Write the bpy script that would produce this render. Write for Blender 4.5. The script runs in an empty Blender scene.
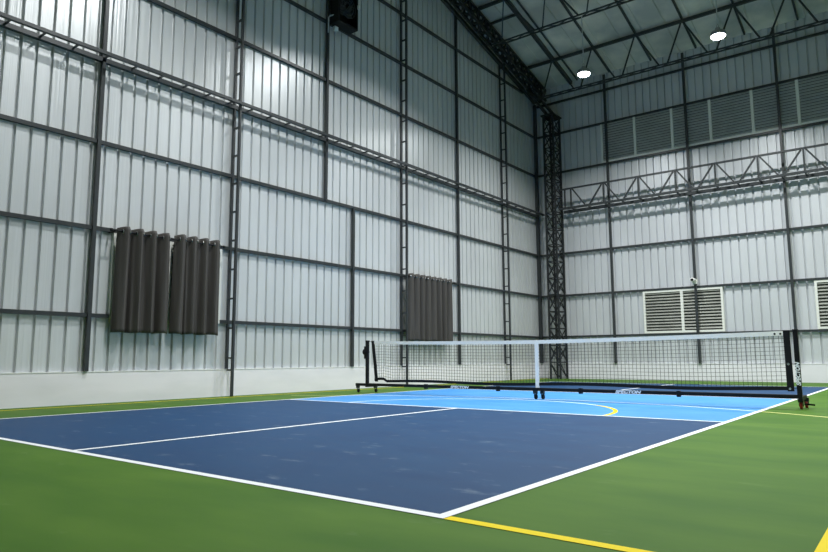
import bpy, bmesh, math, random
from mathutils import Vector, Matrix
random.seed(7)
SC = bpy.context.scene
COL = SC.collection
R = math.radians

# ------------------------------------------------------------------ camera
YAW, PITCH, ROLL = -0.6601, 0.1253, -0.0039
cy, sy, cp, sp = math.cos(YAW), math.sin(YAW), math.cos(PITCH), math.sin(PITCH)
fwd = Vector((sy*cp, cy*cp, sp)); rgt = Vector((cy, -sy, 0)); upv = rgt.cross(fwd)
c_, s_ = math.cos(ROLL), math.sin(ROLL)
r2 = c_*rgt + s_*upv; u2 = -s_*rgt + c_*upv
cam_data = bpy.data.cameras.new('camera')
cam = bpy.data.objects.new('camera', cam_data); COL.objects.link(cam)
M3 = Matrix((r2, u2, -fwd)).transposed()
cam.matrix_world = Matrix.Translation((4.537, -2.091, 0.604)) @ M3.to_4x4()
cam_data.sensor_fit = 'HORIZONTAL'; cam_data.sensor_width = 36.0
cam_data.lens = 653.36*36/828
cam_data.clip_start = 0.02; cam_data.clip_end = 200
SC.camera = cam

# ------------------------------------------------------------------ world, exposure
w = bpy.data.worlds.new('night'); SC.world = w; w.use_nodes = True
bg = w.node_tree.nodes['Background']
bg.inputs[0].default_value = (0.02, 0.025, 0.03, 1); bg.inputs[1].default_value = 0.3
SC.view_settings.view_transform = 'Standard'
SC.view_settings.look = 'None'
SC.view_settings.gamma = 1.0
SC.view_settings.use_curve_mapping = False
SC.view_settings.exposure = 0.12
LAMP_POWER = 160.0
LAMP_SPREAD = 142
LAMP_COLOR = (0.955, 0.99, 1.0)

# ------------------------------------------------------------------ helpers
def props(o, label=None, cat=None, group=None, kind=None):
    if label: o['label'] = label
    if cat: o['category'] = cat
    if group: o['group'] = group
    if kind: o['kind'] = kind
    return o

def thing(name, loc, label, cat, group=None, rz=0.0):
    o = bpy.data.objects.new(name, None); COL.objects.link(o)
    o.empty_display_size = 0.1
    o.location = loc; o.rotation_euler = (0, 0, rz)
    return props(o, label, cat, group)

class MB:
    """collects shapes and links them as one mesh object"""
    def __init__(s): s.v = []; s.f = []; s.m = []
    def add(s, vs, fs, mi=0):
        b = len(s.v); s.v += [tuple(x) for x in vs]
        s.f += [tuple(b+i for i in f) for f in fs]; s.m += [mi]*len(fs); return s
    def box(s, x0, x1, y0, y1, z0, z1, mi=0):
        vs = [(x, y, z) for z in (z0, z1) for y in (y0, y1) for x in (x0, x1)]
        return s.add(vs, [(0,2,3,1),(4,5,7,6),(0,1,5,4),(2,6,7,3),(0,4,6,2),(1,3,7,5)], mi)
    def bar(s, p, q, w, h=None, up=(0,0,1), mi=0):
        h = h or w; p = Vector(p); q = Vector(q); d = (q-p).normalized(); up = Vector(up)
        if abs(d.dot(up)) > 0.98: up = Vector((0,1,0)) if abs(d.y) < 0.9 else Vector((1,0,0))
        a = d.cross(up).normalized(); b = a.cross(d)
        vs = []
        for c in (p, q):
            for i, j in ((-1,-1),(1,-1),(1,1),(-1,1)): vs.append(c + a*(i*w/2) + b*(j*h/2))
        return s.add(vs, [(3,2,1,0),(4,5,6,7),(0,1,5,4),(1,2,6,5),(2,3,7,6),(3,0,4,7)], mi)
    def tube(s, pts, r, n=8, mi=0, cap=True):
        pts = [Vector(p) for p in pts]; rings = []
        rr = r if isinstance(r, (list, tuple)) else [r]*len(pts)
        a0 = None
        for i, p in enumerate(pts):
            d = (pts[min(i+1, len(pts)-1)] - pts[max(i-1, 0)]).normalized()
            if a0 is None:
                t = Vector((0,0,1)) if abs(d.z) < .9 else Vector((1,0,0)); a0 = d.cross(t).normalized()
            a0 = (a0 - d*a0.dot(d)).normalized(); b0 = d.cross(a0)
            rings.append([p + (a0*math.cos(2*math.pi*k/n) + b0*math.sin(2*math.pi*k/n))*rr[i] for k in range(n)])
        vs = [v for ring in rings for v in ring]; fs = []
        for i in range(len(pts)-1):
            for k in range(n):
                fs.append((i*n+k, i*n+(k+1) % n, (i+1)*n+(k+1) % n, (i+1)*n+k))
        if cap: fs += [tuple(reversed(range(n))), tuple((len(pts)-1)*n+k for k in range(n))]
        return s.add(vs, fs, mi)
    def lathe(s, prof, c=(0,0,0), n=24, axis='z', mi=0):
        vs = []; fs = []; c = Vector(c)
        for r, z in prof:
            for k in range(n):
                a = 2*math.pi*k/n
                x, y = r*math.cos(a), r*math.sin(a)
                if axis == 'z': v = Vector((x, y, z))
                elif axis == 'x': v = Vector((z, x, y))
                else: v = Vector((y, z, x))
                vs.append(c+v)
        for i in range(len(prof)-1):
            for k in range(n): fs.append((i*n+k, i*n+(k+1) % n, (i+1)*n+(k+1) % n, (i+1)*n+k))
        fs += [tuple(reversed(range(n))), tuple((len(prof)-1)*n+k for k in range(n))]
        return s.add(vs, fs, mi)
    def quad(s, a, b, c, d, mi=0): return s.add([a,b,c,d], [(0,1,2,3)], mi)
    def build(s, name, mats, parent=None, smooth=False, kind=None, bevel=0, fix=True):
        me = bpy.data.meshes.new(name); me.from_pydata(s.v, [], s.f)
        for m in (mats if isinstance(mats, (list, tuple)) else [mats]): me.materials.append(m)
        me.polygons.foreach_set('material_index', s.m)
        if fix:
            bm = bmesh.new(); bm.from_mesh(me); bmesh.ops.recalc_face_normals(bm, faces=bm.faces); bm.to_mesh(me); bm.free()
        if smooth:
            me.polygons.foreach_set('use_smooth', [True]*len(me.polygons))
            try: me.set_sharp_from_angle(angle=R(35))
            except Exception: pass
        me.update()
        o = bpy.data.objects.new(name, me); COL.objects.link(o)
        if parent:
            o.parent = parent
            o.matrix_parent_inverse = Matrix.Identity(4)
        if kind: o['kind'] = kind
        if bevel:
            b = o.modifiers.new('edge', 'BEVEL'); b.width = bevel; b.segments = 2; b.limit_method = 'ANGLE'
        return o

def copy_tree(o, parent=None):
    c = o.copy(); COL.objects.link(c)
    if parent: c.parent = parent
    for ch in list(o.children): copy_tree(ch, c)
    return c

# ------------------------------------------------------------------ materials
def mat(name, col, rough=.5, metal=0., spec=.5, emit=None, estr=0.):
    m = bpy.data.materials.new(name); m.use_nodes = True
    b = m.node_tree.nodes['Principled BSDF']
    b.inputs['Base Color'].default_value = (*col, 1); b.inputs['Roughness'].default_value = rough
    b.inputs['Metallic'].default_value = metal; b.inputs['Specular IOR Level'].default_value = spec
    if emit:
        b.inputs['Emission Color'].default_value = (*emit, 1); b.inputs['Emission Strength'].default_value = estr
    return m

def nodes(m): return m.node_tree.nodes, m.node_tree.links, m.node_tree.nodes['Principled BSDF']

def vary(m, col2, scale=(1,1,1), nscale=3., lo=.4, hi=.65, detail=5., rough2=None, bump=0., seed=0.):
    """object-space noise that mixes a second colour (wear, dust) into the base colour"""
    N, L, b = nodes(m)
    tc = N.new('ShaderNodeTexCoord'); mp = N.new('ShaderNodeMapping'); mp.inputs['Scale'].default_value = scale
    mp.inputs['Location'].default_value = (seed, seed*1.7, seed*.6)
    no = N.new('ShaderNodeTexNoise'); no.inputs['Scale'].default_value = nscale; no.inputs['Detail'].default_value = detail
    mr = N.new('ShaderNodeMapRange'); mr.inputs['From Min'].default_value = lo; mr.inputs['From Max'].default_value = hi
    mx = N.new('ShaderNodeMix'); mx.data_type = 'RGBA'
    L.new(tc.outputs['Object'], mp.inputs['Vector']); L.new(mp.outputs[0], no.inputs['Vector'])
    L.new(no.outputs['Fac'], mr.inputs['Value']); L.new(mr.outputs[0], mx.inputs['Factor'])
    mx.inputs['A'].default_value = b.inputs['Base Color'].default_value; mx.inputs['B'].default_value = (*col2, 1)
    L.new(mx.outputs['Result'], b.inputs['Base Color'])
    if rough2 is not None:
        m2 = N.new('ShaderNodeMix'); m2.inputs['A'].default_value = b.inputs['Roughness'].default_value
        m2.inputs['B'].default_value = rough2
        L.new(mr.outputs[0], m2.inputs['Factor']); L.new(m2.outputs[0], b.inputs['Roughness'])
    if bump:
        bp = N.new('ShaderNodeBump'); bp.inputs['Strength'].default_value = 1; bp.inputs['Distance'].default_value = bump
        L.new(no.outputs['Fac'], bp.inputs['Height']); L.new(bp.outputs[0], b.inputs['Normal'])
    return m

def sheet_material(name, axis, col, metal, rough):
    """galvanised sheet: faint vertical streaks and shallow rolling waves along the wall"""
    m = mat(name, col, rough, metal)
    N, L, b = nodes(m)
    tc = N.new('ShaderNodeTexCoord'); mp = N.new('ShaderNodeMapping')
    mp.inputs['Scale'].default_value = (1, 26, .25) if axis == 'y' else (26, 1, .25)
    no = N.new('ShaderNodeTexNoise'); no.inputs['Scale'].default_value = 1.; no.inputs['Detail'].default_value = 3.
    L.new(tc.outputs['Object'], mp.inputs['Vector']); L.new(mp.outputs[0], no.inputs['Vector'])
    bp = N.new('ShaderNodeBump'); bp.inputs['Distance'].default_value = .006; bp.inputs['Strength'].default_value = .9
    L.new(no.outputs['Fac'], bp.inputs['Height']); L.new(bp.outputs[0], b.inputs['Normal'])
    n2 = N.new('ShaderNodeTexNoise'); n2.inputs['Scale'].default_value = .9; n2.inputs['Detail'].default_value = 4.
    mp2 = N.new('ShaderNodeMapping'); mp2.inputs['Scale'].default_value = (1.5, 1.5, .5)
    L.new(tc.outputs['Object'], mp2.inputs['Vector']); L.new(mp2.outputs[0], n2.inputs['Vector'])
    mr = N.new('ShaderNodeMapRange'); mr.inputs['From Min'].default_value = .35; mr.inputs['From Max'].default_value = .7
    L.new(n2.outputs['Fac'], mr.inputs['Value'])
    mx = N.new('ShaderNodeMix'); mx.data_type = 'RGBA'
    mx.inputs['A'].default_value = (*col, 1); mx.inputs['B'].default_value = (*[c*.88 for c in col], 1)
    L.new(mr.outputs[0], mx.inputs['Factor']); L.new(mx.outputs['Result'], b.inputs['Base Color'])
    return m

SHEET_L = sheet_material('galvanised wall sheet', 'y', (.715, .73, .73), .25, .33)
SHEET_B = sheet_material('galvanised end sheet', 'x', (.71, .725, .74), .25, .35)
ROOF = vary(mat('foil faced roof sheet', (.56, .56, .56), .42, .2), (.90, .85, .80), (1, 1, 1), .9, .40, .64, 4., .5, .012)
STEEL = vary(mat('dark grey painted steel', (.032, .037, .039), .36), (.046, .050, .050), (1,1,1), 6., .5, .8)
STEEL_D = mat('black painted steel', (.012, .015, .016), .5)
KNEE = vary(mat('white painted plaster', (.83, .81, .86), .75), (.74, .73, .77), (.6, .6, 2.2), 1.6, .45, .75, 6., None, .003)
FLASH = mat('white metal flashing', (.85, .86, .86), .4)
GREEN = vary(mat('green acrylic court paint', (.047, .128, .008), .6, 0, .14), (.080, .170, .016), (.8, 2.2, 1), 1.3, .36, .7, 6., .62, .0006)
NAVY = vary(mat('navy acrylic court paint', (.0095, .047, .128), .55, 0, .16), (.015, .060, .146), (1.0, 2.4, 1), 1.6, .36, .72, 7., .6, .0006)
SKY = vary(mat('sky blue acrylic court paint', (.05, .25, .60), .5, 0, .2), (.075, .30, .64), (1, 2.2, 1), 1.4, .4, .72, 6.)
def scuff(m, col, seed, lo=.66, hi=.80, amount=.5):
    N, L, b = nodes(m)
    src = b.inputs['Base Color'].links[0].from_socket
    tc = N.new('ShaderNodeTexCoord'); mp = N.new('ShaderNodeMapping'); mp.inputs['Scale'].default_value = (2.2, 4.5, 1)
    mp.inputs['Location'].default_value = (seed, seed, 0); mp.inputs['Rotation'].default_value = (0, 0, R(20))
    no = N.new('ShaderNodeTexNoise'); no.inputs['Scale'].default_value = 1.4; no.inputs['Detail'].default_value = 9.; no.inputs['Roughness'].default_value = .62
    mr = N.new('ShaderNodeMapRange'); mr.inputs['From Min'].default_value = lo; mr.inputs['From Max'].default_value = hi; mr.inputs['To Max'].default_value = amount
    mx = N.new('ShaderNodeMix'); mx.data_type = 'RGBA'; mx.inputs['B'].default_value = (*col, 1)
    L.new(tc.outputs['Object'], mp.inputs['Vector']); L.new(mp.outputs[0], no.inputs['Vector']); L.new(no.outputs['Fac'], mr.inputs['Value'])
    L.new(mr.outputs[0], mx.inputs['Factor']); L.new(src, mx.inputs['A']); L.new(mx.outputs['Result'], b.inputs['Base Color'])
scuff(NAVY, (.22, .28, .34), 3.1, .60, .76, .55); scuff(GREEN, (.17, .24, .11), 8.3, .63, .8, .4)
WHITE = mat('white line paint', (.86, .87, .88), .55)
YELLOW = mat('yellow line paint', (.86, .66, .002), .55, 0, .15)
PALE_YELLOW = mat('worn pale yellow line paint', (.72, .74, .25), .55)
PALE_BLUE = mat('pale blue white line paint', (.75, .88, .93), .55)
CLOTH = vary(mat('charcoal blackout cloth', (.056, .050, .044), .6), (.070, .063, .056), (8, 8, .6), 3., .4, .7)
BLACK = mat('black powder coated tube', (.006, .006, .0065), .5, 0, .25)
NETCORD = mat('black net cord', (.015, .016, .016), .7)
VINYL = mat('white vinyl headband', (.95, .90, .82), .5)
BLACKBAND = mat('black vinyl band', (.006, .006, .007), .6, 0, .25)
TEXTW = mat('white print', (.85, .86, .88), .5)
RED = mat('red caster rubber', (.42, .03, .025), .4)
CHROME = mat('bright metal', (.6, .6, .6), .25, 1.)
FRAME_W = mat('cream white window frame', (.80, .80, .74), .45)
LOUVER = vary(mat('grey louver blade', (.24, .245, .215), .4, .2), (.29, .30, .26), (1,1,1), 5.)
LOUVER_PALE = vary(mat('pale galvanised louver blade', (.62, .64, .64), .35, .35), (.55, .57, .57), (1,1,1), 4.)
VOID = mat('dark gap backing', (.085, .086, .075), .8)  # dark colour standing in for the unlit night gaps between louver blades
LENS = mat('lit lamp diffuser', (1, 1, 1), .4, emit=LAMP_COLOR, estr=14.)
ALU = mat('cast aluminium housing', (.35, .36, .37), .4, .8)
CORDG = mat('pale grey cable', (.55, .57, .58), .5)

# ------------------------------------------------------------------ building dimensions
XW, YB = -4.58, 15.90           # left wall and back wall rail planes
XR, YF = 10.0, -5.00            # right and front walls (out of the frame)
EAVE, SLOPE, RIDGE_Y = 8.97, .241, 5.45
def roof(y): return EAVE + SLOPE*((YB - y) if y >= RIDGE_Y else (YB - (2*RIDGE_Y - y)))
KH = .43                        # height of the masonry plinth

# ------------------------------------------------------------------ floor with its painted court
f = MB()
f.box(XW-.4, XR+.4, YF-.4, YB+.4, -.2, 0, 0)
def strip(x0, x1, y0, y1, z, mi): f.quad((x0,y0,z),(x1,y0,z),(x1,y1,z),(x0,y1,z), mi)
HX = 3.048; LW = .0508
Z1, Z2, Z3 = .001, .002, .003
strip(-HX, HX, 0, 4.572, Z1, 1); strip(-HX, HX, 8.839, 13.411, Z1, 1)
strip(-HX, HX, 4.572, 8.839, Z1, 2)
for x0, x1 in ((-HX, -HX+LW), (HX-LW, HX)): strip(x0, x1, 0, 13.411, Z3, 3)
IX = HX-LW
for y0 in (0, 13.411-LW, 4.572, 8.839-LW): strip(-IX, IX, y0, y0+LW, Z3, 3)
strip(-LW/2, LW/2, LW, 4.572, Z3, 3); strip(-LW/2, LW/2, 8.839, 13.36, Z3, 3)
# the second game's yellow lines
strip(HX+.001, 4.265, .0, LW, Z2, 4); strip(-4.265, -HX-.001, 0, LW, Z2, 4)
strip(4.215, 4.265, 0, YB-.1, Z2, 4); strip(-4.265, -4.215, .0, YB-.1, Z2, 4)
def arc(cx, cyy, r, a0, a1, wd, z, pick, n=72):
    for i in range(n):
        t0 = R(a0+(a1-a0)*i/n); t1 = R(a0+(a1-a0)*(i+1)/n)
        mi = pick(cx+r*math.cos((t0+t1)/2), cyy+r*math.sin((t0+t1)/2))
        P = lambda rr, t: (cx+rr*math.cos(t), cyy+rr*math.sin(t), z)
        f.quad(P(r-wd/2,t0), P(r+wd/2,t0), P(r+wd/2,t1), P(r-wd/2,t1), mi)
arc(0, 4.62, 1.83, 0, 180, .05, Z2, lambda x, y: 4 if x > 1.15 else 6)
arc(.2, .375, 6.4, 51, 129, .05, Z2, lambda x, y: 5 if abs(x) > HX else 6)
floor = f.build('floor', [GREEN, NAVY, SKY, WHITE, YELLOW, PALE_YELLOW, PALE_BLUE], kind='structure', fix=False)
floor['label'] = 'green sports floor painted with a navy and sky blue pickleball court'

# ------------------------------------------------------------------ ribbed sheet walls
def groove_positions(segs):
    out = []
    for s0, s1, start, pitch in segs:
        k = start
        while k < s1:
            if k >= s0: out.append(k)
            k += pitch
    return sorted(out)
def ribbed(to3, s0, s1, grooves, ztop, zb=KH, breaks=()):
    """flat pans with narrow grooves set back .028 from the pan plane"""
    m = MB(); prof = [(s0, 0)]
    for g in grooves:
        if g-.03 <= s0 or g+.03 >= s1: continue
        prof += [(g-.022, 0), (g-.015, 1), (g+.015, 1), (g+.022, 0)]
    for b in breaks: prof.append((b, 0))
    prof.append((s1, 0)); prof.sort()
    for (a, da), (b, db) in zip(prof, prof[1:]):
        m.quad(to3(a, da, zb), to3(b, db, zb), to3(b, db, ztop(b)), to3(a, da, ztop(a)))
    return m
DEP = .045
gl = groove_positions([(YF, 4.62, 1.2106-.2*31, .2), (4.72, YB, 4.81, .2036)])
ribbed(lambda s, d, z: (XW-.045-d*DEP, s, z), YF, YB+.05, gl, lambda y: roof(y)+.02, breaks=(RIDGE_Y,)).build('wall_left', SHEET_L, kind='structure', fix=False)
gb = groove_positions([(XW, XR, -4.45, .2025)])
ribbed(lambda s, d, z: (s, YB+.045+d*DEP, z), XW-.05, XR, gb, lambda x: EAVE+.01).build('wall_back', SHEET_B, kind='structure', fix=False)
gr = groove_positions([(YF, YB, YF+.1, .2036)])
ribbed(lambda s, d, z: (XR+.045+d*DEP, s, z), YF, YB, gr, lambda y: roof(y)+.02, breaks=(RIDGE_Y,)).build('wall_right', SHEET_L, kind='structure', fix=False)
gf = groove_positions([(XW, XR, -4.45, .2025)])
ribbed(lambda s, d, z: (s, YF-.045-d*DEP, z), XW, XR, gf, lambda x: EAVE+.01).build('wall_front', SHEET_B, kind='structure', fix=False)
# plinths (flush with the rails, sheet stands back on top of them) with their bright flashing strip
def plinth(side, x0, x1, y0, y1, fx):
    MB().box(x0, x1, y0, y1, 0, KH).build('baseboard_'+side, KNEE, kind='structure')
    t = MB().box(*fx, KH+.001, KH+.012); t.build('trim_1', FLASH, kind='structure')
plinth('left', XW-.25, XW, YF, YB-.001, (XW-.045, XW+.006, YF, YB-.012))
plinth('back', XW-.25, XR, YB-.02, YB+.25, (XW, XR, YB-.026, YB+.045))
plinth('right', XR, XR+.25, YF, YB-.021, (XR-.006, XR+.045, YF, YB-.03))
plinth('front', XW+.001, XR-.001, YF-.25, YF, (XW, XR, YF-.045, YF+.006))

# ------------------------------------------------------------------ roof sheet
rf = MB()
for ya, yb in ((YF-.06, RIDGE_Y), (RIDGE_Y, YB+.06)):
    prof = [(XW-.1, 0)]; x = -4.35
    while x < XR-.05:
        prof += [(x-.03, 0), (x-.012, .03), (x+.012, .03), (x+.03, 0)]; x += .6025
    prof.append((XR+.1, 0))
    for (a, da), (b, db) in zip(prof, prof[1:]):
        rf.quad((a, ya, roof(ya)+da), (b, ya, roof(ya)+db), (b, yb, roof(yb)+db), (a, yb, roof(yb)+da))
rf.build('ceiling', ROOF, kind='structure', fix=False)

# ------------------------------------------------------------------ wall framing (structure): rails and plain posts
def struct(name, mb, m, label=None):
    o = mb.build(name, m, kind='structure')
    if label: o['label'] = label
    return o
RZ = [1.215, 2.45, 3.705, 6.19, 7.44, 8.68]
T = .055
ladder_y = [4.60, 9.19, 13.74, .02]
post_y = [2.29, 6.80, 11.48]
win_left = [(2.60, 4.40), (9.42, 11.10)]
XRAIL = XW-.012
for i, z in enumerate(RZ):
    y1 = YB-.06
    if z > EAVE-.6: y1 = YB-(z-8.50)/SLOPE
    spans = [(YF+.06, y1)]
    if i == 0:
        spans = []; a = YF+.06
        for w0, w1 in win_left: spans.append((a, w0-.03)); a = w1+.03
        spans.append((a, y1))
    for a, b in spans:
        struct('wall_rail', MB().box(XRAIL-T/2, XRAIL+T/2, a, b, z-T/2, z+T/2), STEEL)
for z in (9.9,):
    struct('wall_rail', MB().box(XRAIL-T/2, XRAIL+T/2, YF+3.5, YB-(z-8.50)/SLOPE, z-T/2, z+T/2), STEEL)
# plain posts; the one by the second bay jogs sideways at the third rail
def post_l(y, z0, z1): struct('wall_post', MB().box(XW-.02, XW+.04, y-.026, y+.026, z0, z1), STEEL)
post_l(2.29, KH+.013, roof(2.29)-.42)
post_l(6.80, 3.705, roof(6.80)-.42); post_l(7.60, KH+.013, 3.70)
post_l(11.48, KH+.013, roof(11.48)-.42)
struct('wall_post', MB().box(XW-.02, XW+.07, YB-.09, YB-.021, KH+.013, EAVE-.48), STEEL)
for z in (1.215, 2.43, 3.69, 6.19, 7.42, 8.42):
    struct('wall_rail', MB().box(XW+.08, XR-.06, YB-.036, YB+.02, z-T/2, z+T/2), STEEL)
for x in (-2.29, -.07, 2.14, 4.36, 6.57):
    struct('wall_post', MB().box(x-.03, x+.03, YB-.075, YB-.018, KH+.013, EAVE-.1), STEEL)
# rake beam following the gable slope
struct('rake_beam', MB().bar((XW+.03, YB-.05, EAVE-.40), (XW+.03, RIDGE_Y, roof(RIDGE_Y)-.40), .07, .10)
       .bar((XW+.03, RIDGE_Y, roof(RIDGE_Y)-.40), (XW+.03, YF+.05, EAVE-.40), .07, .10), STEEL)
# purlin-like rafters under the roof sheet
for k in range(10):
    x = -3.33+1.205*k
    h = .07 if k else .12
    m = MB()
    for ya, yb in ((YB-.02, RIDGE_Y), (RIDGE_Y, YF+.02)):
        m.bar((x, ya, roof(ya)-h/2-.004), (x, yb, roof(yb)-h/2-.004), .042 if k else .08, h)
    if k == 0:
        m.bar((x+.22, YB-.05, EAVE-.03), (x+.22, RIDGE_Y, roof(RIDGE_Y)-.03), .03, .05)
    struct('roof_rafter', m, STEEL)
for y in (12.61,):
    struct('roof_purlin', MB().box(XW+.1, -3.37, y-.025, y+.025, roof(y)-.075, roof(y)-.02), STEEL)

# ------------------------------------------------------------------ windows (structure)
def louver_window(n, along, p0, p1, z0, z1, plane, divs, nsl, into, cover=.9, fw=.055, blade_mat=None):
    blade_mat = blade_mat or LOUVER
    """white framed louver window; 'into' points from the wall into the hall"""
    w = bpy.data.objects.new('window_%d' % n, None); COL.objects.link(w); w['kind'] = 'structure'
    def B(m, a0, a1, d0, d1, c0, c1):
        lo, hi = sorted((plane+into*d0, plane+into*d1))
        if along == 'x': m.box(a0, a1, lo, hi, c0, c1)
        else: m.box(lo, hi, a0, a1, c0, c1)
    fr = MB()
    B(fr, p0, p1, -.04, .02, z0, z0+fw); B(fr, p0, p1, -.04, .02, z1-fw, z1)
    B(fr, p0, p0+fw, -.04, .02, z0+fw, z1-fw); B(fr, p1-fw, p1, -.04, .02, z0+fw, z1-fw)
    for d in divs: B(fr, d-.035, d+.035, -.04, .02, z0+fw, z1-fw)
    fr.build('window_frame', FRAME_W, w)
    sc = MB(); B(sc, p0+.01, p1-.01, -.044, -.036, z0+.01, z1-.01); sc.build('gap_backing', VOID, w)  # added dark sheet that paints the gaps behind the blades as unlit
    edges = [p0+fw]+[e for d in divs for e in (d-.035, d+.035)]+[p1-fw]
    for a, b in zip(edges[::2], edges[1::2]):
        m = MB(); H = z1-z0-2*fw; dz = H/nsl
        for i in range(nsl):
            zc = z0+fw+dz*(i+.5)
            # tilted blade, its lower edge leaning into the hall
            P = []
            for dd, zz in ((-.024, dz*.5), (.010, dz*(.5-cover)), (.014, dz*(.5-cover)+.004), (-.020, dz*.5+.004)):
                for aa in (a, b):
                    q = plane+into*dd
                    P.append((aa, q, zc+zz) if along == 'x' else (q, aa, zc+zz))
            m.add(P, [(0,1,3,2),(2,3,5,4),(4,5,7,6),(6,7,1,0),(0,2,4,6),(1,7,5,3)])
        m.build('louver_blades', blade_mat, w)
    return w
up_edges = [-2.47, -1.477, -.453, .53, 1.542, 2.56, 3.57, 4.58, 5.59]
louver_window(1, 'x', up_edges[0], up_edges[-1], 6.225, 7.46, YB-.005, up_edges[1:-1], 15, -1, .88, .055, LOUVER_PALE)
louver_window(2, 'x', -1.46, .575, 1.25, 2.40, YB-.005, (-.44,), 13, -1, .56)
louver_window(3, 'x', 2.59, 4.63, 1.25, 2.40, YB-.005, (3.61,), 13, -1, .56)
louver_window(4, 'y', 2.585, 4.44, 1.18, 2.42, XW-.01, (3.49,), 13, 1, .46, .04)
louver_window(5, 'y', 9.42, 11.13, 1.18, 2.42, XW-.01, (10.28,), 13, 1)

# ------------------------------------------------------------------ ladder columns on the left wall
def ladder_column(y, label):
    t = thing('ladder_column', (XW, y, 0), label, 'column', 'ladder-shaped steel columns along the left wall')
    top = roof(y)-.42
    MB().box(-.02, .025, -.018, .018, KH+.013, top).build('rear_chord', STEEL, t)
    MB().box(.135, .18, -.018, .018, 0, top).build('front_chord', STEEL, t)
    z = .62
    while z < top-.05:
        MB().box(.03, .135, -.016, .016, z-.014, z+.014).build('rung', STEEL, t)
        z += .49
    MB().box(.03, .135, -.016, .016, KH-.02, KH+.01).build('foot_bracket', STEEL, t)
ladder_column(4.60, 'ladder-shaped dark steel column just right of the wide two-panel curtain')
ladder_column(9.19, 'ladder-shaped dark steel column just left of the single farther curtain')
ladder_column(13.74, 'ladder-shaped dark steel column on the left wall nearest the lattice corner tower')

# horizontal ladder girder along the left wall
t = thing('wall_girder', (XW, 0, 4.94), 'long dark horizontal double rail girder along the whole left wall at mid height', 'girder')
MB().box(-.03, .04, YF+.08, YB-.095, -.045, .02).build('rear_rail', STEEL, t)
MB().box(.20, .255, YF+.08, YB-.03, -.024, .024).build('front_rail', STEEL, t)
y = 1.42-.43*14
while y < YB-.2:
    MB().box(.03, .205, y-.011, y+.011, -.011, .011).build('batten', STEEL, t)
    y += .43

# ------------------------------------------------------------------ corner lattice tower
t = thing('lattice_tower', (-3.85, 15.525, 0), 'black square lattice steel tower standing in the far corner of the hall', 'tower')
hx, hy, top = .15, .225, 7.82
for ix in (-1, 1):
    for iy in (-1, 1):
        MB().box(ix*hx-.025, ix*hx+.025, iy*hy-.025, iy*hy+.025, 0, top).build('chord', STEEL_D, t)
H = .47; n = int(top/H); H = top/n
for i in range(1, n+1):
    z = i*H-.02
    m = MB()
    for s in (-1, 1):
        m.box(-hx+.025, hx-.025, s*hy-.012, s*hy+.012, z-.014, z+.014)
        m.box(s*hx-.012, s*hx+.012, -hy+.025, hy-.025, z-.014, z+.014)
    m.build('tie_frame', STEEL_D, t)
for i in range(n):
    z0, z1 = i*H, (i+1)*H-.03
    m = MB()
    for s in (-1, 1):
        m.bar((-hx, s*hy, z1), (hx, s*hy, z0+.02), .022)
        if i: m.bar((hx, s*hy, z1), (-hx, s*hy, z0+.02), .022)
        m.bar((s*hx, -hy, z1), (s*hx, hy, z0+.02), .022)
        if i % 2 or i > 2: m.bar((s*hx, hy, z1), (s*hx, -hy, z0+.02), .022)
    m.build('diagonal_bracing', STEEL_D, t)
MB().box(-hx-.06, hx+.06, -hy-.06, hy+.06, top, top+.04).build('cap_plate', STEEL_D, t)

# ------------------------------------------------------------------ horizontal truss along the back wall
t = thing('wall_truss', (0, 15.48, 0), 'dark steel truss with W bracing running along the back wall below the upper windows', 'truss')
xa, xb = -3.66, XR-.1
MB().box(xa, xb, -.025, .025, 5.505, 5.55).build('top_chord', STEEL, t)
b = MB().box(xa, xb, -.03, .03, 4.92, 4.98); b.build('bottom_chord', STEEL, t)
MB().box(xa, xb, .30, .36, 4.88, 4.96).build('bottom_chord', STEEL, t)
m = MB().box(-3.49, -3.45, -.02, .02, 4.98, 5.50); m.build('vertical_web', STEEL, t)
k = 0; x = -3.28
while x < xb-.3:
    MB().box(x-.021, x+.021, -.021, .021, 4.98, 5.505).build('vertical_web', STEEL, t)
    MB().bar((x+.05, 0, 5.50), (x+.42, 0, 4.98), .038).build('diagonal_web', STEEL, t)
    if x-.42 > xa: MB().bar((x-.05, 0, 5.50), (x-.42, 0, 4.98), .038).build('diagonal_web', STEEL, t)
    for xx in (x, x+.49):
        MB().box(xx-.015, xx+.015, .025, .31, 4.925, 4.955).build('batten', STEEL, t)
    x += .9855

# ------------------------------------------------------------------ roof trusses across the hall
def roof_truss(y, label, ytop, zb):
    t = thing('roof_truss', (0, y, 0), label, 'truss', 'W-braced roof trusses across the hall')
    zt = roof(ytop)-.115
    xa, xb = -4.11, XR-.16
    MB().box(xa, xb, ytop-y-.035, ytop-y+.035, zt-.04, zt+.04).build('top_chord', STEEL, t)
    for d in (-.07, .07):
        MB().box(xa, xb, d-.016, d+.016, zb-.016, zb+.016).build('bottom_chord', STEEL, t)
    k = 0
    m = MB(); x = xa+.1; s = 1
    while x+.3 < xb:
        m.bar((x, s*.06, zb), (x+.3, -s*.06, zb), .018); s = -s; x += .3
    m.build('zigzag_lacing', STEEL, t)
    for k in range(11):
        x = -3.33+1.205*k
        for s in (-1, 1):
            MB().bar((x+s*.03, ytop-y, zt-.04), (x+s*.50, 0, zb+.02), .032).build('diagonal_web', STEEL, t)
roof_truss(14.93, 'dark steel roof truss right above the top of the back wall', 14.63, 8.25)
roof_truss(12.60, 'dark steel roof truss that the two glowing lamps hang from', 11.90, 9.055)
roof_truss(10.27, 'dark steel roof truss third from the back wall', 9.6, 9.62)
roof_truss(8.00, 'dark steel roof truss fourth from the back wall', 7.3, 10.16)

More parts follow.
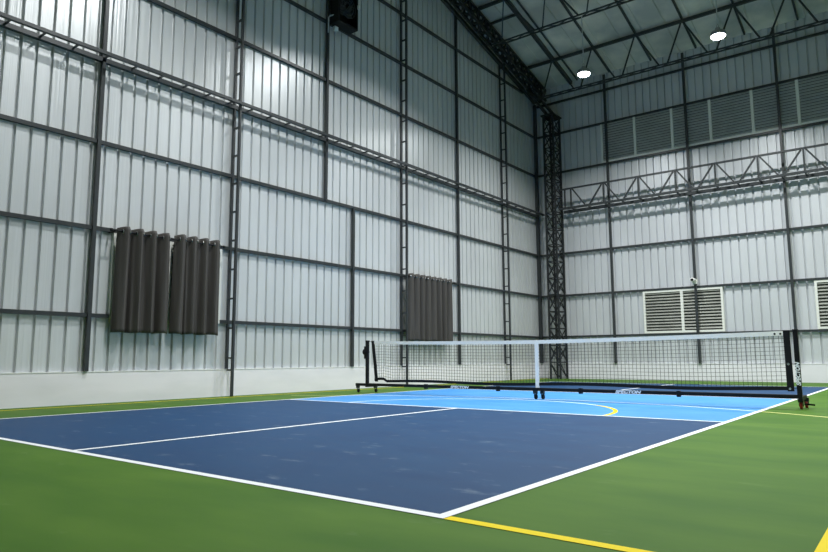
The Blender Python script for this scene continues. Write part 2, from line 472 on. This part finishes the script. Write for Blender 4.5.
# box shaped rafter truss that continues the corner tower up the gable
t = thing('rafter_truss', (-4.25, 0, 0), 'black boxy lattice rafter rising along the gable from above the corner tower', 'truss')
for ya, yb in ((YB-.08, RIDGE_Y), (RIDGE_Y, YF+.1)):
    for dx in (-.10, .10):
        for dz in (-.13, -.46):
            MB().bar((dx, ya, roof(ya)+dz), (dx, yb, roof(yb)+dz), .05, .06).build('chord', STEEL_D, t)
    n = 26; m = MB()
    for i in range(n):
        y0 = ya+(yb-ya)*i/n; y1 = ya+(yb-ya)*(i+1)/n; ym = (y0+y1)/2
        for dx in (-.10, .10):
            m.bar((dx, y0, roof(y0)-.13), (dx, ym, roof(ym)-.46), .05); m.bar((dx, ym, roof(ym)-.46), (dx, y1, roof(y1)-.13), .05)
        for dz in (-.13, -.46):
            m.bar((-.10, y0, roof(y0)+dz), (.10, ym, roof(ym)+dz), .05); m.bar((.10, ym, roof(ym)+dz), (-.10, y1, roof(y1)+dz), .05)
    m.build('lacing', STEEL_D, t)
for dx in (-.09, .09):
    MB().bar((dx+.40, 15.42, 7.89), (dx, 14.9, roof(14.9)-.58), .05).build('knee_brace', STEEL_D, t)
    MB().bar((dx+.40, 15.62, 7.89), (dx, 15.72, roof(15.72)-.58), .05).build('knee_brace', STEEL_D, t)

# ------------------------------------------------------------------ hanging lamps
def make_lamp():
    t = thing('high_bay_lamp', (0, 0, 0), '', 'lamp', 'round high-bay lamps hanging from the roof')
    MB().lathe([(.03, .19), (.05, .185), (.055, .12), (.14, .095), (.16, .06), (.16, .012), (.15, .0)], n=32).build('housing', ALU, t, smooth=True)
    MB().lathe([(.150, .004), (.150, -.006), (.13, -.03), (.09, -.05), (.04, -.058), (.001, -.06)], n=32).build('diffuser', LENS, t, smooth=True)
    MB().tube([(-.018, 0, .18), (-.02, 0, .25), (0, 0, .28), (.02, 0, .25), (.018, 0, .18)], .006).build('hanging_hook', CHROME, t)
    return t
proto = make_lamp()
LROWS = [(12.60, 7.53, 'back row'), (8.00, 7.90, 'second row from back'), (3.10, 7.90, 'third row from back')]
LX = [(-1.55, 'first from the left wall'), (1.53, 'second from the left wall'), (4.63, 'third from the left wall')]
lamps = [proto]+[copy_tree(proto) for _ in range(8)]
for y, z, rn in LROWS:
    for x, cn in LX:
        o = lamps.pop(0)
        o.location = (x, y, z)
        o['label'] = 'glowing round lamp in the %s, %s' % (rn, cn)
        ztop = 9.04 if y > 12 else (10.14 if y > 7 else roof(y)-.01)
        MB().tube([(0, 0, .275), (.004, 0, (ztop-z)*.5), (0, 0, ztop-z)], .011, 6).build('power_cord', CORDG, o)
        ld = bpy.data.lights.new('lamp_light', 'AREA'); ld.shape = 'DISK'; ld.size = .24
        ld.energy = LAMP_POWER; ld.color = LAMP_COLOR; ld.spread = R(LAMP_SPREAD)
        lo = bpy.data.objects.new('lamp_light', ld); COL.objects.link(lo)
        lo.parent = o; lo.location = (0, 0, -.068)

# ------------------------------------------------------------------ curtains
XC = -4.42
def curtain_mesh(y0, y1, zt, zb, folds, seed, lean=0.):
    """grommet-top pleats: wide rounded crests with narrow deep valleys that loosen towards the hem"""
    rnd = random.Random(seed); n = folds*20; rows = 30
    jit = [rnd.uniform(-1, 1) for _ in range(folds+3)]
    per = (y1-y0)/folds
    m = MB(); vs = []
    for j in range(rows+1):
        v = j/rows
        for i in range(n+1):
            u = i/n; a = u*folds*2*math.pi-math.pi
            k = u*folds; i0 = int(k); w_ = k-i0
            jj = jit[i0]*(1-w_)+jit[i0+1]*w_
            sway = .55*v*jj
            amp = .047*(1-.10*v)*(1+.45*v*jj)
            crest = .5+.5*math.cos(a+sway)
            x = amp*(2.3*crest**1.5-1.2)+.016*v*math.sin(2.3*a+seed*4)+.008*math.sin(3*a+seed)
            y = y0+(y1-y0)*u+per*.085*math.sin(a+sway)*(1-.35*v)+lean*v*(u-.5)+.010*v*jj
            z = zt-.022*(1-crest)*(1-v)-(zt-zb)*v+.005*math.sin(a*.7+seed)*v
            vs.append((XC+x, y, z))
    fs = [(j*(n+1)+i, j*(n+1)+i+1, (j+1)*(n+1)+i+1, (j+1)*(n+1)+i) for j in range(rows) for i in range(n)]
    return m.add(vs, fs)
def curtain(y0, y1, zt, zb, folds, seed, label, group=None, lean=0.):
    t = thing('curtain', (0, 0, 0), label, 'curtain', group)
    o = curtain_mesh(y0, y1, zt, zb, folds, seed, lean).build('cloth', CLOTH, t, smooth=True, fix=False)
    s = o.modifiers.new('thickness', 'SOLIDIFY'); s.thickness = .006; s.offset = 0
    step = (y1-y0)/folds
    for k in range(folds):
        for q in (.25, .75):
            y = y0+(k+q)*step
            MB().add(*torus_y((XC, y, zt-.075), .030, .007)).build('grommet_ring', CHROME, t, smooth=True)
def torus_y(c, Rr, r, n=14, k=6):
    vs = []; fs = []
    for i in range(n):
        a = 2*math.pi*i/n
        for j in range(k):
            b = 2*math.pi*j/k
            vs.append((c[0]+(Rr+r*math.cos(b))*math.cos(a), c[1]+r*math.sin(b), c[2]+(Rr+r*math.cos(b))*math.sin(a)))
    for i in range(n):
        for j in range(k):
            fs.append((i*k+j, ((i+1) % n)*k+j, ((i+1) % n)*k+(j+1) % k, i*k+(j+1) % k))
    return vs, fs
curtain(2.58, 3.42, 2.50, .985, 4, 1.3, 'charcoal blackout curtain panel on the left half of the nearer window rod', 'dark curtains on the left wall', .03)
curtain(3.49, 4.32, 2.52, .985, 4, 2.9, 'charcoal blackout curtain panel on the right half of the nearer window rod', 'dark curtains on the left wall', .03)
curtain(9.25, 10.98, 2.50, .99, 8, 4.4, 'single charcoal blackout curtain over the farther window behind the net', 'dark curtains on the left wall')
def rod(y0, y1, label):
    t = thing('curtain_rod', (XC, y0, 2.43), label, 'curtain rod', 'black curtain rods')
    MB().tube([(0, 0, 0), (0, y1-y0, 0)], .012, 10).build('rod', BLACK, t, smooth=True)
    for y in (.0, y1-y0):
        MB().lathe([(.012, -.02), (.022, -.015), (.022, .015), (.012, .02)], (0, y, 0), 12, 'y').build('end_cap', BLACK, t, smooth=True)
    for y in (.06, y1-y0-.06):
        MB().box(-.19, 0, y-.01, y+.01, -.02, -.008).build('bracket', BLACK, t)
rod(2.47, 4.36, 'black curtain rod above the nearer curtained window')
rod(9.20, 11.08, 'black curtain rod above the farther curtained window')

# ------------------------------------------------------------------ portable net
NY = 6.706
net = thing('portable_net', (0, NY, 0), 'black wheeled portable pickleball net with white headband across the court', 'net')
PX = 3.355
def text(body, size, loc, rot, parent, name='logo_text', sx=1.):
    c = bpy.data.curves.new(name, 'FONT'); c.body = body; c.size = size; c.align_x = 'CENTER'; c.align_y = 'CENTER'
    c.extrude = .0012; c.offset = .0035*size/.07; c.shear = .25; c.materials.append(TEXTW)
    tmp = bpy.data.objects.new(name, c); COL.objects.link(tmp)
    bpy.context.view_layer.update()
    me = bpy.data.meshes.new_from_object(tmp.evaluated_get(bpy.context.evaluated_depsgraph_get()))
    bpy.data.objects.remove(tmp); bpy.data.curves.remove(c)
    if not me.materials: me.materials.append(TEXTW)
    o = bpy.data.objects.new(name, me); COL.objects.link(o); o.parent = parent
    o.location = loc; o.rotation_euler = rot; o.scale = (sx, 1, 1)
    return o
bar_ = MB().box(-PX-.0, PX-.0, -.024, .024, .121, .168).build('base_bar', BLACK, net, bevel=.004)
for xc in (-1.37, 1.345):
    text('SPECTON', .049, (xc, -.0252, .1445), (R(90), 0, 0), bar_, sx=1.58)
for x in (-2.05, -.67, .67, 2.0):
    cp_ = MB().box(x-.022, x+.022, -.030, .030, .100, .178).build('coupler', BLACK, net, bevel=.003)
def top_z(x): return .864+.045*(abs(x)/3.25)**1.6
def post(sx):
    x = sx*PX
    p = MB().box(x-.025, x+.025, -.025, .025, .10, .915).build('post', BLACK, net, bevel=.004)
    MB().box(x-.028, x+.028, -.028, .028, .905, .925).build('post_cap', BLACK, p, bevel=.003)
    return p
pl = post(-1); pr = post(1)
text('SPECTON', .060, (PX+.002, -.0262, .405), (R(90), R(-90), 0), pr, sx=1.0)
MB().lathe([(.03, -.05), (.055, -.035), (.055, .035), (.03, .05)], (-PX-.035, 0, .72), 18, 'y').box(-PX-.055, -PX-.03, -.03, .03, .60, .82).build('winch', BLACK, pl, smooth=True)
# end feet on casters
def foot(sx, y0, y1):
    x = sx*(PX+.0)
    return MB().box(x-.025, x+.025, y0, y1, .10, .15).build('end_foot', BLACK, net, bevel=.004)
MB().box(-3.62, -PX, -.024, .024, .118, .165).build('end_foot', BLACK, net, bevel=.004)
foot(-1, -.03, .27); foot(1, .026, .36)
def caster(x, y, wheel_mat, r=.03):
    c = MB().box(x-.028, x+.028, y-.022, y+.022, .080, .121)
    for s in (-1, 1): c.bar((x+s*.02, y, .085), (x+s*.022, y+.018, r*.8), .006, .022)
    c = c.build('caster', STEEL_D, net)
    MB().lathe([(.012, -.014), (r-.003, -.014), (r, -.008), (r, .008), (r-.003, .014), (.012, .014)], (x, y+.018, r), 18, 'x').build('wheel', wheel_mat, c, smooth=True)
    return c
caster(-3.58, 0, BLACKBAND); caster(-PX, .22, BLACKBAND)
caster(-.04, .0, BLACKBAND, .038); caster(.05, .05, BLACKBAND, .038)
caster(PX, .03, RED, .044); caster(PX+.02, .30, RED, .044)
MB().bar((PX+.03, .06, .06), (PX+.13, .10, .05), .012, .02).build('low_black_bar', BLACK, net)  # thin black bar low beside the right-hand casters
# the net itself: cords, headband, sleeves, bottom band, strap
NX = 3.24
def left_x(z): return -NX+.09*(1-(z-.22)/.69)
def right_x(z): return NX+.012
def bot_z(x): return .232+.003*x+(.012*math.sin(x*2.2)-.012) if x > -2.9 else .232+.02*math.sin((x+3.2)*9)
m = MB(); nx = 124
def cord(p, q, r=.0019):
    m.bar(p, q, 2*r)
xs = [-NX+.06+(2*NX-.07)*i/nx for i in range(nx+1)]
for x in xs:
    xt = x; 
    cord((xt, 0, bot_z(x)), (xt, 0, top_z(x)-.03))
nz = 13
for j in range(1, nz):
    v = j/nz
    for a, b in zip(xs[::4], xs[4::4]):
        za = bot_z(a)+(top_z(a)-.04-bot_z(a))*v; zb_ = bot_z(b)+(top_z(b)-.04-bot_z(b))*v
        cord((a, 0, za), (b, 0, zb_))
m.build('net_mesh', NETCORD, net)
def ribbon(fn_lo, fn_hi, n, x0, x1, th):
    m = MB(); P = []
    for i in range(n+1):
        x = x0+(x1-x0)*i/n
        for y, z in ((-th, fn_lo(x)), (th, fn_lo(x)), (th, fn_hi(x)), (-th, fn_hi(x))): P.append((x, y, z))
    fs = []
    for i in range(n):
        for k in range(4): fs.append((i*4+k, i*4+(k+1) % 4, (i+1)*4+(k+1) % 4, (i+1)*4+k))
    fs += [(3,2,1,0), tuple(n*4+k for k in range(4))]
    return m.add(P, fs)
hb = ribbon(lambda x: top_z(x)-.054, top_z, 60, -NX+.02, NX-.01, .006).build('headband', VINYL, net, fix=True)
for x in (NX-.04, NX-.10):
    MB().lathe([(.002, -.008), (.012, -.008), (.012, -.0065)], (x, 0, .875), 12, 'y').build('eyelet', BLACK, hb)
ribbon(lambda x: bot_z(x)-.022, lambda x: bot_z(x)+.022, 90, -NX+.06, NX+.01, .006).build('bottom_band', BLACKBAND, net)
# slanted end sleeves
s1 = MB().add([(x, y, z) for z, xc in ((.20, -3.135), (.915, -3.225)) for x, y in ((xc-.03, -.009), (xc+.03, -.009), (xc+.03, .009), (xc-.03, .009))],
              [(0,1,2,3),(7,6,5,4),(0,4,5,1),(1,5,6,2),(2,6,7,3),(3,7,4,0)])
s1.build('end_sleeve', BLACKBAND, net)
s2 = MB().add([(x, y, z) for z, xc in ((.205, 3.268), (.915, 3.262)) for x, y in ((xc-.034, -.009), (xc+.034, -.009), (xc+.034, .009), (xc-.034, .009))],
              [(0,1,2,3),(7,6,5,4),(0,4,5,1),(1,5,6,2),(2,6,7,3),(3,7,4,0)])
sl = s2.build('end_sleeve', BLACKBAND, net)
for z in (.52, .235):
    MB().lathe([(.003, -.013), (.014, -.013), (.014, -.0092)], (3.26, 0, z), 12, 'y').build('grommet', CHROME, sl)
for sx, zs in ((1, (.90, .52, .235)), (-1, (.90,))):
    for z in zs:
        MB().tube([(sx*3.24, 0, z), (sx*3.355, 0, z+.004)], .004, 6).build('tie_cord', BLACKBAND, net)
ribbon(lambda x: .15, lambda x: .862, 2, -.028, .028, .010).build('centre_strap', VINYL, net)

# ------------------------------------------------------------------ wall fan high on the left wall
FW, FH, FD = .56, .84, .26
t = thing('wall_fan', (XW+.05, 7.10, 7.80), 'black box-framed wall fan mounted high on the left wall beside a post', 'fan')
m = MB()
m.box(0, FD, -FW/2, -FW/2+.035, -FH/2, FH/2).box(0, FD, FW/2-.035, FW/2, -FH/2, FH/2)
m.box(0, FD, -FW/2+.035, FW/2-.035, -FH/2, -FH/2+.035).box(0, FD, -FW/2+.035, FW/2-.035, FH/2-.035, FH/2)
m.build('frame', BLACK, t)
MB().box(.0, .012, -FW/2+.035, FW/2-.035, -FH/2+.035, FH/2-.035).build('back_plate', BLACK, t)
MB().lathe([(.02, .02), (.075, .03), (.085, .06), (.085, .11), (.05, .125)], (0,0,0), 18, 'x').build('motor', STEEL, t, smooth=True)
m = MB()
for rr in (.235, .17, .10):
    m.tube([(FD-.03, rr*math.cos(2*math.pi*k/36), rr*math.sin(2*math.pi*k/36)) for k in range(37)], .006, 6)
for k in range(20):
    a = 2*math.pi*k/20
    m.tube([(FD-.03, .06*math.cos(a), .06*math.sin(a)), (FD-.03, .24*math.cos(a), .24*math.sin(a))], .0035, 4)
m.build('guard_grille', STEEL, t)
for k in range(5):
    a = 2*math.pi*k/5+.4; P = []
    for rr, wd, tw in ((.07, .07, .05), (.15, .12, .04), (.225, .10, .025)):
        for sg in (-1, 1):
            aa = a+sg*wd/2/rr*.8
            for th in (0, .005): P.append((.155+sg*tw+th, rr*math.cos(aa), rr*math.sin(aa)))
    q = MB(); fs = []
    for ii in range(2):
        o_ = ii*4
        fs += [(o_, o_+2, o_+6, o_+4), (o_+1, o_+5, o_+7, o_+3), (o_, o_+4, o_+5, o_+1), (o_+2, o_+3, o_+7, o_+6)]
    fs += [(0,1,3,2), (8,10,11,9)]
    q.add(P, fs).build('blade', STEEL, t)
MB().tube([(.01, -FW/2-.05, -.62), (.01, -FW/2-.05, -.30), (.03, -FW/2-.03, -.26), (.12, -FW/2+.02, -.24)], .013, 8).build('conduit', CORDG, t, smooth=True)
MB().box(.0, .07, -.20, -.10, -FH/2-.10, -FH/2-.012).build('switch_box', FRAME_W, t, bevel=.006)
MB().box(FD, FD+.04, FW/2-.03, FW/2+.03, .05, .13).build('corner_bracket', FRAME_W, t, bevel=.004)

# ------------------------------------------------------------------ small camera on the back wall
t = thing('security_camera', (-.07, YB-.075, 2.50), 'small white security camera on a post above the louver window', 'camera')
t.scale = (1.5, 1.3, 1.3)
MB().box(-.045, .045, -.012, 0, .0, .09).build('mount_plate', FRAME_W, t, bevel=.004)
MB().tube([(0, -.01, .05), (-.005, -.05, .07)], .016, 10).build('arm', FRAME_W, t, smooth=True)
MB().lathe([(.03, -.17), (.038, -.165), (.042, -.04), (.03, -.02)], (-.008, 0, .075), 16, 'y').build('body', FRAME_W, t, smooth=True)
MB().lathe([(.004, -.176), (.026, -.175), (.026, -.169)], (-.008, 0, .075), 16, 'y').build('camera_lens', BLACK, t)
